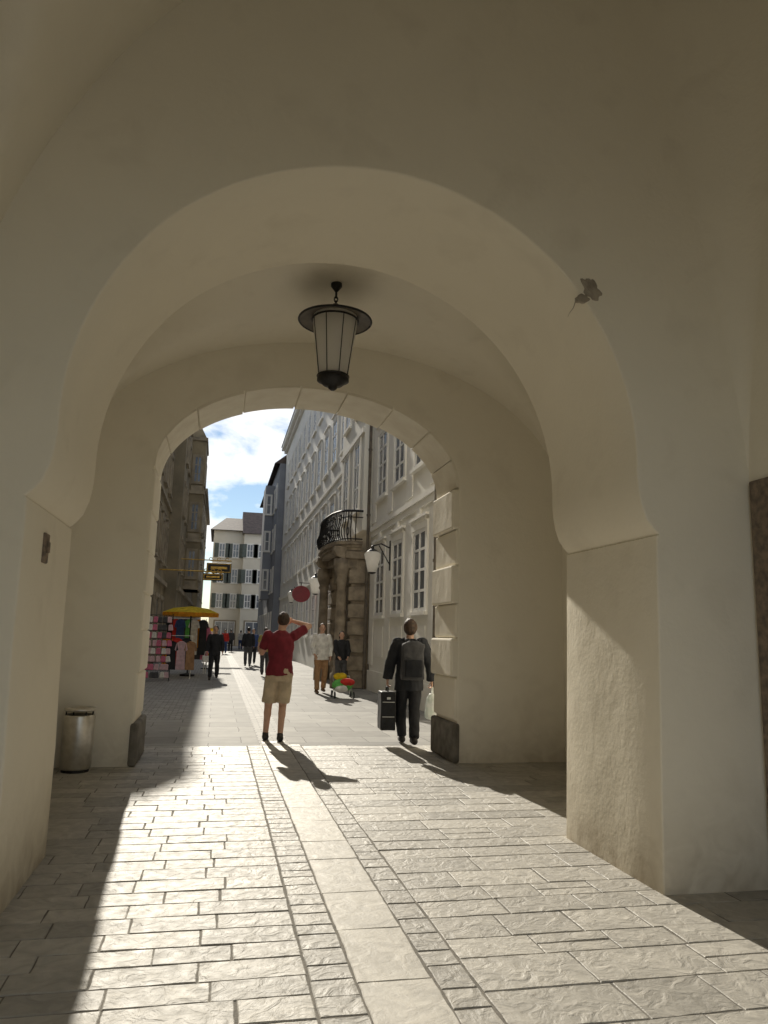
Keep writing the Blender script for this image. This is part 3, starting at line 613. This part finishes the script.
boxes('cornice',M['trimp'],RB,[(4.35-d,4.36,25.7,54.9,z0,z1) for z0,z1,d in ((3.9,4.1,.08),(7.6,7.75,.06),(14.9,15.1,.2),(15.103,15.4,.4))]+[(3.7,4.37,21.38,25.65,15.0,15.4),(3.95,4.04,21.38,25.62,7.6,7.75)])
MB().add([(3.9,21.35,15.4),(13,21.35,15.4),(3.9,55,15.4),(13,55,15.4),(7.5,21.35,18.5),(7.5,55,18.5)],[(0,2,5,4),(1,4,5,3),(0,4,1),(2,3,5)]).build('roof',M['roof'],RB)
yy=27.4
while yy<54.3:
    for z,h in ((1.4,1.9),(5.0,1.9),(8.5,1.9),(11.8,1.7)):
        window(RB,V((4.35,yy,z)),UY,NXm,1.1,h,M['trimp'],bars=(1,2),sur=.14,ped=(z in(5.0,8.5)))
    yy+=2.45
for z,h in ((5.3,2.2),(8.5,1.9),(11.8,1.7)):
    for yy in (22.5,24.5): window(RB,V((4.02,yy,z)),UY,NXm,.9,h,M['trimp'],bars=(1,2),sur=.12)
PO=MB()
PO.box(3.75,4.36,21.45,22.15,0,3.55).box(3.75,4.36,24.75,25.5,0,3.55).box(3.72,4.36,21.42,25.53,3.2,3.75)
for z in (.5,1.0,1.5,2.0,2.5,3.0): PO.box(3.68,4.34,21.38,22.2,z,z+.40).box(3.68,4.34,24.7,25.57,z,z+.40)
PO.box(3.55,4.36,21.30,25.65,3.72,3.95)
PT=PO.build('stone_portal',M['portal'],RB,bevel=.03)
for yy in (21.6,25.35):
    MB().lathe((3.50,yy,0),[(.0,0),(.25,0),(.25,.40),(.18,.44),(.20,.52),(.155,.62),(.165,1.6),(.14,3.0),(.19,3.08),(.16,3.16),(.24,3.38),(.25,3.5),(.25,3.72),(0,3.72)],16).build('column',M['portal'],PT,smooth=True)
    mb=MB(); pf=[(0,3.45),(-.12,3.50),(-.22,3.62),(-.20,3.74),(-.32,3.80),(-.42,3.95),(-.40,4.09),(.3,4.09),(.3,3.45)]; nn=len(pf)
    mb.add([(3.62+a,yy-.2,b) for a,b in pf]+[(3.62+a,yy+.2,b) for a,b in pf],[tuple(range(nn)),tuple(range(nn,2*nn))]+[(k,(k+1)%nn,nn+(k+1)%nn,nn+k) for k in range(nn)]); mb.build('corbel',M['portal'],PT,bevel=.02)
MB().box(3.86,3.95,22.2,24.7,0,3.2).build('door',M['brown'],PT)
def bow(t,off=0):
    return (4.02-(.86+off)*math.sin(math.pi*t)**.45 if 0<t<1 else 4.02, 23.47-(2.2+off)*math.cos(math.pi*t))
def slab(off,z0,z1,mbb):
    pts=[bow(i/28,off) for i in range(29)]; nn=len(pts)
    mbb.add([(x,y,z0) for x,y in pts]+[(x,y,z1) for x,y in pts],[tuple(range(nn)),tuple(range(nn,2*nn))]+[(k,(k+1)%nn,nn+(k+1)%nn,nn+k) for k in range(nn)])
mb=MB(); slab(-.06,3.97,4.06,mb); slab(.0,4.06,4.14,mb); slab(.07,4.14,4.24,mb); BL=mb.build('balcony',M['portal'],RB)
mb=MB()
for z,r_ in ((4.30,.02),(5.14,.035),(4.95,.015)): mb.tube([(bow(i/40)[0],bow(i/40)[1],z) for i in range(41)],r_,6)
for k in range(37):
    t=(k+.5)/37; x,y=bow(t); dx,dy=(x-4.02),(y-23.47); L=max(.3,math.hypot(dx,dy*.35)); ux,uy=dx/L,dy*.35/L
    mb.tube([(x,y,4.24),(x+ux*.10,y+uy*.10,4.42),(x+ux*.13,y+uy*.13,4.58),(x+ux*.04,y+uy*.04,4.78),(x,y,5.12)],.016,5)
for k in range(9):
    x,y=bow((k+.5)/9); mb.tube([(x,y+.11*math.cos(a),5.04-.09+.08*math.sin(a)) for a in [i*.6 for i in range(11)]],.013,4)
    mb.tube([(x-.05,y+.13*math.cos(a),4.52+.12*math.sin(a)) for a in [i*.6 for i in range(11)]],.013,4)
mb.build('railing',M['black'],BL)
RCb=empty('slate_townhouse',(3.9,65,0),label='narrow slate blue townhouse in shade beyond the pale palace building',cat='building')
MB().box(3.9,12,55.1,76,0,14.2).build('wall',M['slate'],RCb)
MB().add([(3.5,55.1,14.2),(12,55.1,14.2),(3.5,76,14.2),(12,76,14.2),(7.5,55.1,17.5),(7.5,76,17.5)],[(0,2,5,4),(1,4,5,3),(0,4,1),(2,3,5)]).build('roof',M['roof'],RCb)
for yy in (57,59.6,62.2,64.8,67.4,70,72.6):
    for z in (1.2,4.6,7.8,11): window(RCb,V((3.9,yy,z)),UY,NXm,1.1,1.8,M['trimp'],bars=(1,1),sur=.12)
MB().box(3.2,3.9,60,63,4.2,13.4).build('oriel',M['slate'],RCb)
for z in (4.9,8,11): window(RCb,V((3.5,60,z)),UX,NYm,.4,1.6,M['trimp'],bars=(0,1),sur=.06)
ED=empty('end_townhouse',(1.5,86,0),label='off-white townhouse with dark shutters closing the far end of the street',cat='building')
MB().box(-1.0,2.4,86,98,0,13.0).build('wall',M['offwhite'],ED)
MB().box(2.4,6,84.8,98,0,12.6).build('side_wing',M['offwhite'],ED)
MB().add([(-1.4,85.5,13.0),(2.5,85.5,13.0),(2.5,98,13.0),(-1.4,98,13.0),(.3,91,15.2),(2.5,91,15.2)],[(0,1,5,4),(0,4,3),(3,4,5,2),(1,2,5)]).build('roof',M['roof'],ED)
MB().add([(2.2,84.4,12.6),(6.2,84.4,12.6),(6.2,98,12.6),(2.2,98,12.6),(2.2,90,15.9),(6.2,90,15.9)],[(0,1,5,4),(2,3,4,5),(0,4,3),(1,2,5)]).build('roof',M['roof'],ED)
for xx in (0.0,1.55):
    for z in (4.2,7.0,9.9): window(ED,V((xx,86,z)),UX,NYm,.7,1.6,M['trimp'],bars=(1,1),sur=.08,shut=M['shutter'])
for xx in (3.1,4.4):
    for z in (4.2,7.0,9.9): window(ED,V((xx,84.8,z)),UX,NYm,.7,1.5,M['trimp'],bars=(1,1),sur=.08,shut=M['shutter'])
window(ED,V((.8,86,.1)),UX,NYm,2.2,2.6,M['trimb'],bars=(2,0),sur=.15); window(ED,V((3.9,84.8,.1)),UX,NYm,1.8,2.6,M['trimb'],bars=(1,0),sur=.15)
LA1=empty('ochre_townhouse',(-2.8,25,0),label='weathered ochre townhouse behind the souvenir stall on the left',cat='building')
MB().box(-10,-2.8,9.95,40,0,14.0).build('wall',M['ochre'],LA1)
boxes('cornice',M['trimb'],LA1,[(-2.81,-2.8+d,10,39.9,z0,z1) for z0,z1,d in ((3.7,3.9,.15),(7.6,7.75,.12),(13.6,14.1,.4))])
for yy in (26.5,29.5,32.5,35.5,38.3):
    for z,h in ((4.7,1.9),(8.3,1.9),(11.2,1.5)): window(LA1,V((-2.8,yy,z)),UY,NXp,1.1,h,M['trimb'],bars=(1,2),sur=.2,ped=True,fill=M['trimb'],d=.09)
    window(LA1,V((-2.8,yy,.3)),UY,NXp,1.9,2.7,M['trimb'],bars=(1,0),sur=.18,fill=M['brown'],d=.08)
LB=empty('gabled_townhouse',(-2.2,50,0),label='tall brown gabled townhouse with projecting oriel on the left of the street',cat='building')
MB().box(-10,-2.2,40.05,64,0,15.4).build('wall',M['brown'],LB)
gv=[]
for x,z in ((-2.2,18.75),(-2.6,19.2),(-3.15,19.5),(-8,19.6)): gv+=[(x,41.5,15.4),(x,45.5,15.4),(x,43.5,z)]
MB().add(gv,[(0,1,2),(9,11,10)]+[(3*i+a,3*i+b,3*i+3+b,3*i+3+a) for i in range(3) for a,b in ((0,2),(2,1),(1,0))]).build('gable',M['brown'],LB)
MB().box(-2.25,-1.35,46.5,50.5,4.0,13.5).add([(-2.2,46.5,13.5),(-1.35,46.5,13.5),(-1.35,50.5,13.5),(-2.2,50.5,13.5),(-2.2,48.5,15.5)],[(0,1,4),(1,2,4),(2,3,4)]).build('oriel',M['ochre'],LB)
boxes('cornice',M['trimb'],LB,[(-2.21,-2.2+d,40.1,63.9,z0,z1) for z0,z1,d in ((3.6,3.8,.15),(15.0,15.5,.25))]+[(-2.2,-1.27,46.42,50.58,z,z+.2) for z in (4.0,6.9,9.9,13.3)])
for yy in (41.5,44,52.6,55,57.5,60,62.5):
    for z,h in ((4.7,1.7),(7.7,1.7),(10.6,1.6),(13.1,1.3)): window(LB,V((-2.2,yy,z)),UY,NXp,1.0,h,M['trimb'],bars=(1,2),sur=.15,fill=M['trimb'],d=.08)
for z in (4.7,7.6,10.6):
    window(LB,V((-1.78,46.5,z)),UX,NYm,.5,1.7,M['trimb'],bars=(1,2),sur=.08,fill=M['trimb'])
    boxes('relief_panel',M['trimb'],LB,[(-2.1,-1.45,46.44,46.52,z-.62,z-.18)])
    for yy in (47.6,49.4): window(LB,V((-1.35,yy,z)),UY,NXp,.9,1.7,M['trimb'],bars=(1,2),sur=.1)
LC=empty('narrow_townhouse',(-1.7,74,0),label='narrow ochre townhouse at the far left before the end building',cat='building')
MB().box(-10,-1.8,64.1,84,0,13.2).build('wall',M['ochre'],LC)
MB().box(-10,-1.5,64.1,84,13.2,13.6).build('cornice',M['trimb'],LC)
for yy in (66,69,72,75,78,81):
    for z in (4.5,7.5,10.4): window(LC,V((-1.8,yy,z)),UY,NXp,1.1,1.7,M['trimb'],bars=(1,1),sur=.15)
# ------------------------------------------------------------ street lamps, signs
def wall_lamp(xw,x,y,z,label,s=1.0):
    o=empty('wall_lantern',(x,y,z),label=label,cat='lamp')
    MB().tube([(xw,y,z+.62*s),(x+.2*s,y,z+.72*s),(x,y,z+.66*s)],.016*s,6).tube([(xw,y,z+.2*s),(xw-.15*s,y,z+.45*s),(x+.15*s,y,z+.68*s)],.012*s,6).box(xw-.03,xw+.005,y-.06,y+.06,z+.1*s,z+.8*s).build('bracket',M['black'],o)
    MB().lathe((x,y,z),[(.10*s,.04*s),(.20*s,.46*s),(.13*s,.53*s)],12).build('glass',M['opal'],o,smooth=True)
    MB().lathe((x,y,z),[(0,0),(.03*s,0),(.09*s,.02*s),(.09*s,.05*s),(0,.05*s)],12).build('base_cap',M['black'],o)
    MB().lathe((x,y,z),[(0,.52*s),(.15*s,.52*s),(.10*s,.56*s),(.04*s,.59*s),(.03*s,.66*s),(0,.68*s)],12).build('lamp_cap',M['black'],o)
p=at(372,574,Y=18.6); wall_lamp(4.27,p.x,18.6,p.z,'large white glazed wall lantern on the cream townhouse near the portal',1.1)
p=at(315,595,Y=31); wall_lamp(4.33,p.x,31,p.z,'smaller white wall lantern beside the round red sign',1.35)
p=at(291,603,Y=44); wall_lamp(4.33,p.x,44,p.z,'far small wall lantern beyond the round red sign',1.2)
p=at(301,594,Y=33.5)
rs=empty('round_shop_sign',(p.x,33.5,p.z),label='round dark red hanging shop sign on the right side of the street',cat='sign')
mb=MB(); cc=V((p.x,33.5,p.z)); vs=[];nn=28
for yy in (-.04,.04):
    for k in range(nn): a=2*math.pi*k/nn; vs.append(cc+V((.41*math.cos(a),yy,.37*math.sin(a))))
mb.add(vs,[tuple(range(nn)),tuple(range(nn,2*nn))]+[(k,(k+1)%nn,nn+(k+1)%nn,nn+k) for k in range(nn)]).build('sign_disc',M['signred'],rs)
MB().tube([(4.34,33.5,cc.z+.5),(cc.x-.1,33.5,cc.z+.5)],.02,6).tube([(cc.x,33.5,cc.z+.5),(cc.x,33.5,cc.z+.35)],.015,6).build('bracket',M['black'],rs)
def guild(px,py,Y,xw,ww,hh,label):
    p=at(px,py,Y=Y); o=empty('guild_sign',(p.x,Y,p.z),label=label,cat='sign')
    mb=MB(); mb.tube([(xw,Y,p.z+hh*.75),(p.x+ww*.5,Y,p.z+hh*.75)],.03,6)
    for k in range(3):
        q=p.x+(k-1)*ww*.33; pts=[(q+.16*math.cos(a)*(.3+a/8),Y,p.z+hh*.9+.13*math.sin(a)*(.3+a/8)) for a in [i*.5 for i in range(13)]]; mb.tube(pts,.02,5)
    mb.build('iron_scroll',M['gold'],o)
    MB().box(p.x-ww/2,p.x+ww/2,Y-.03,Y+.03,p.z-hh/2,p.z+hh/2).build('board',M['black'],o,bevel=.02)
    mb=MB(); a,b,t=ww/2-.04,hh/2-.04,.03
    mb.box(p.x-a,p.x+a,Y-.045,Y-.032,p.z-b,p.z-b+t).box(p.x-a,p.x+a,Y-.045,Y-.032,p.z+b-t,p.z+b).box(p.x-a,p.x-a+t,Y-.045,Y-.032,p.z-b+t,p.z+b-t).box(p.x+a-t,p.x+a,Y-.045,Y-.032,p.z-b+t,p.z+b-t)
    mb.box(p.x-a*.7,p.x+a*.7,Y-.045,Y-.032,p.z-b*.25,p.z+b*.3)
    mb.build('gilded_border',M['gold'],o)
guild(219,568,42,-2.2,1.35,.55,'larger black and gold hanging guild sign above the stall street')
guild(213,577,36,-2.8,.95,.34,'lower black and gold guild sign hanging nearer on the left')
# ------------------------------------------------------------ stall
p=at(187,676,Z=0); px_,py_=p.x,p.y
PS=empty('parasol',(px_,py_,0),label='yellow market parasol shading the souvenir racks on the left',cat='parasol')
MB().tube([(px_,py_,0),(px_,py_,2.25)],.025,8).lathe((px_,py_,0),[(0,0),(.25,0),(.25,.06),(.05,.1),(0,.1)],14).build('pole',M['black'],PS)
mb=MB(); nn=8; Rr=1.0
ring=[(px_+Rr*math.cos(2*math.pi*(k+.5)/nn),py_+Rr*math.sin(2*math.pi*(k+.5)/nn),2.12) for k in range(nn)]
rm=[(px_+.62*math.cos(2*math.pi*(k+.5)/nn),py_+.62*math.sin(2*math.pi*(k+.5)/nn),2.27) for k in range(nn)]
mb.add(ring+rm+[(px_,py_,2.35)],[(k,(k+1)%nn,nn+(k+1)%nn,nn+k) for k in range(nn)]+[(nn+k,nn+(k+1)%nn,2*nn) for k in range(nn)]).build('canopy',M['yellow'],PS)
low=[(x,y,z-.12) for x,y,z in ring]
MB().add([(px_+(x-px_)*1.003,py_+(y-py_)*1.003,z) for x,y,z in ring]+low,[(k,(k+1)%nn,nn+(k+1)%nn,nn+k) for k in range(nn)]).build('valance',M['orange'],PS)
for a in ring: MB().tube([(px_,py_,2.31),(a[0],a[1],2.11)],.01,4).build('rib',M['black'],PS)
p=at(156,681,Z=0); rx,ry=p.x,p.y
RK=empty('bag_rack',(rx,ry,0),label='wire display rack full of pink bags at the left edge of the street',cat='rack')
mb=MB()
for sx in (-.36,.36): mb.tube([(rx+sx,ry,0),(rx+sx,ry,2.0)],.014,6); mb.tube([(rx+sx,ry-.22,.02),(rx+sx,ry+.22,.02)],.014,6)
for k in range(8): mb.tube([(rx-.36,ry,.32+k*.235),(rx+.36,ry,.32+k*.235)],.008,6)
mb.build('rack_frame',M['black'],RK)
def bag(c,mt):
    o=empty('souvenir_bag',c); q=V(c)
    mb=MB(); mb.add([q+V(a) for a in ((-.075,-.05,-.23),(.075,-.05,-.23),(.075,.04,-.23),(-.075,.04,-.23),(-.06,-.03,-.05),(.06,-.03,-.05),(.06,.02,-.05),(-.06,.02,-.05))],[(3,2,1,0),(4,5,6,7),(0,1,5,4),(1,2,6,5),(2,3,7,6),(3,0,4,7)])
    mb.build('bag_body',mt,o,bevel=.025); MB().tube([q+V((-.04,0,-.06)),q+V((-.02,0,.0)),q+V((.02,0,0)),q+V((.04,0,-.06))],.006,4).build('strap',M['blackcl'],o)
    return o
protos={}; r3=random.Random(5)
for k in range(8):
    for j in range(5):
        key=r3.choice(['pink','lpink','lpink','shirtw','pink','grey'])
        c=(rx-.29+j*.145+r3.uniform(-.015,.015),ry-.045+r3.uniform(-.02,.02),.32+k*.235)
        if key not in protos: o=protos[key]=bag(c,M[key])
        else: o=copy_tree(protos[key]); o.location=V(c)
        o.rotation_euler=(0,r3.uniform(-.12,.12),r3.uniform(-.3,.3))
        nm={'pink':'bright pink','lpink':'pale pink','shirtw':'white','grey':'dark grey'}[key]
        tag(o,nm+' small bag hanging on the wire rack at the left','bag',nm+' bags on the display rack')
def crack(gx,gy,w,label,h=1.65):
    CR=empty('clothes_rack',(gx,gy,0),label=label,cat='rack')
    MB().tube([(gx-w,gy,0),(gx-w,gy,h),(gx+w,gy,h),(gx+w,gy,0)],.016,6).tube([(gx-w,gy-.25,.02),(gx-w,gy+.25,.02)],.016,6).tube([(gx+w,gy-.25,.02),(gx+w,gy+.25,.02)],.016,6).build('rail',M['steel'],CR)
def garment(c,mt,h=.75):
    q=V(c)
    pf=[(-.06,0),(-.2,-.06),(-.27,-.28),(-.19,-.32),(-.17,-.2),(-.19,-h),(.19,-h),(.17,-.2),(.19,-.32),(.27,-.28),(.2,-.06),(.06,0)]
    n=len(pf); vs=[q+V((a*.75,-.03+.012*math.sin(i*2.1),b)) for i,(a,b) in enumerate(pf)]+[q+V((a*.75,.03,b)) for a,b in pf]
    return MB().add(vs,[tuple(range(n)),tuple(range(n,2*n))]+[(k,(k+1)%n,n+(k+1)%n,n+k) for k in range(n)]).build('garment',mt)
p=at(183,675,Z=0); gx,gy=p.x,p.y+.9
crack(gx,gy,.66,'long clothes rail with dark and bright garments under the yellow parasol',1.95)
for i,(mt,nm) in enumerate((('blackcl','black'),('bred','bright red'),('blue','blue'),('grey','grey'),('green','green'),('shirtw','white'),('orange','orange'),('darkjk','dark grey'))):
    g=garment((gx-.56+i*.16,gy-.1-.03*(i%3),1.92),M[mt],1.0+.25*(i%2)); tag(g,nm+' garment hanging on the long rail under the yellow parasol','garment')
p=at(178,678,Z=0); gx,gy=p.x,p.y-.3
crack(gx-.05,gy,.42,'short low clothes rail in front of the parasol pole',1.35)
for i,(mt,nm) in enumerate((('orange','orange'),('blackcl','black'),('bred','red'),('lpink','pale pink'),('darkjk','dark'),('tan','brown'))):
    g=garment((gx-.38+i*.145,gy-.06-.03*(i%2),1.28-.1*(i%2)),M[mt],.9); tag(g,nm+' garment hanging low on the short front rail by the parasol','garment')
p=at(197,674,Z=0); gx,gy=p.x,p.y+.4
crack(gx,gy,.28,'narrow clothes rail right of the parasol pole',1.75)
for i,(mt,nm) in enumerate((('blue','navy blue'),('grey','grey'),('blackcl','black'),('pink','pink'))):
    g=garment((gx-.22+i*.14,gy-.08-.03*(i%2),1.7),M[mt],.95+.25*(i%2)); tag(g,nm+' garment on the narrow rail right of the parasol pole','garment')
p=at(205,672,Z=0)
PR=empty('postcard_stand',(p.x,p.y+2.5,0),label='slim postcard stand with coloured cards right of the clothes rails',cat='stand')
q=V((p.x,p.y+2.5,0)); MB().tube([q,q+V((0,0,1.7))],.02,6).lathe(q,[(0,0),(.22,0),(.22,.04),(0,.05)],10).build('post',M['black'],PR)
for k in range(7):
    for s_ in (-1,1): MB().box(q.x+s_*.12-.07,q.x+s_*.12+.07,q.y-.05,q.y-.03,.5+k*.17,.63+k*.17).build('card',[M['lpink'],M['yellow'],M['blue']][(k+(s_>0))%3],PR)
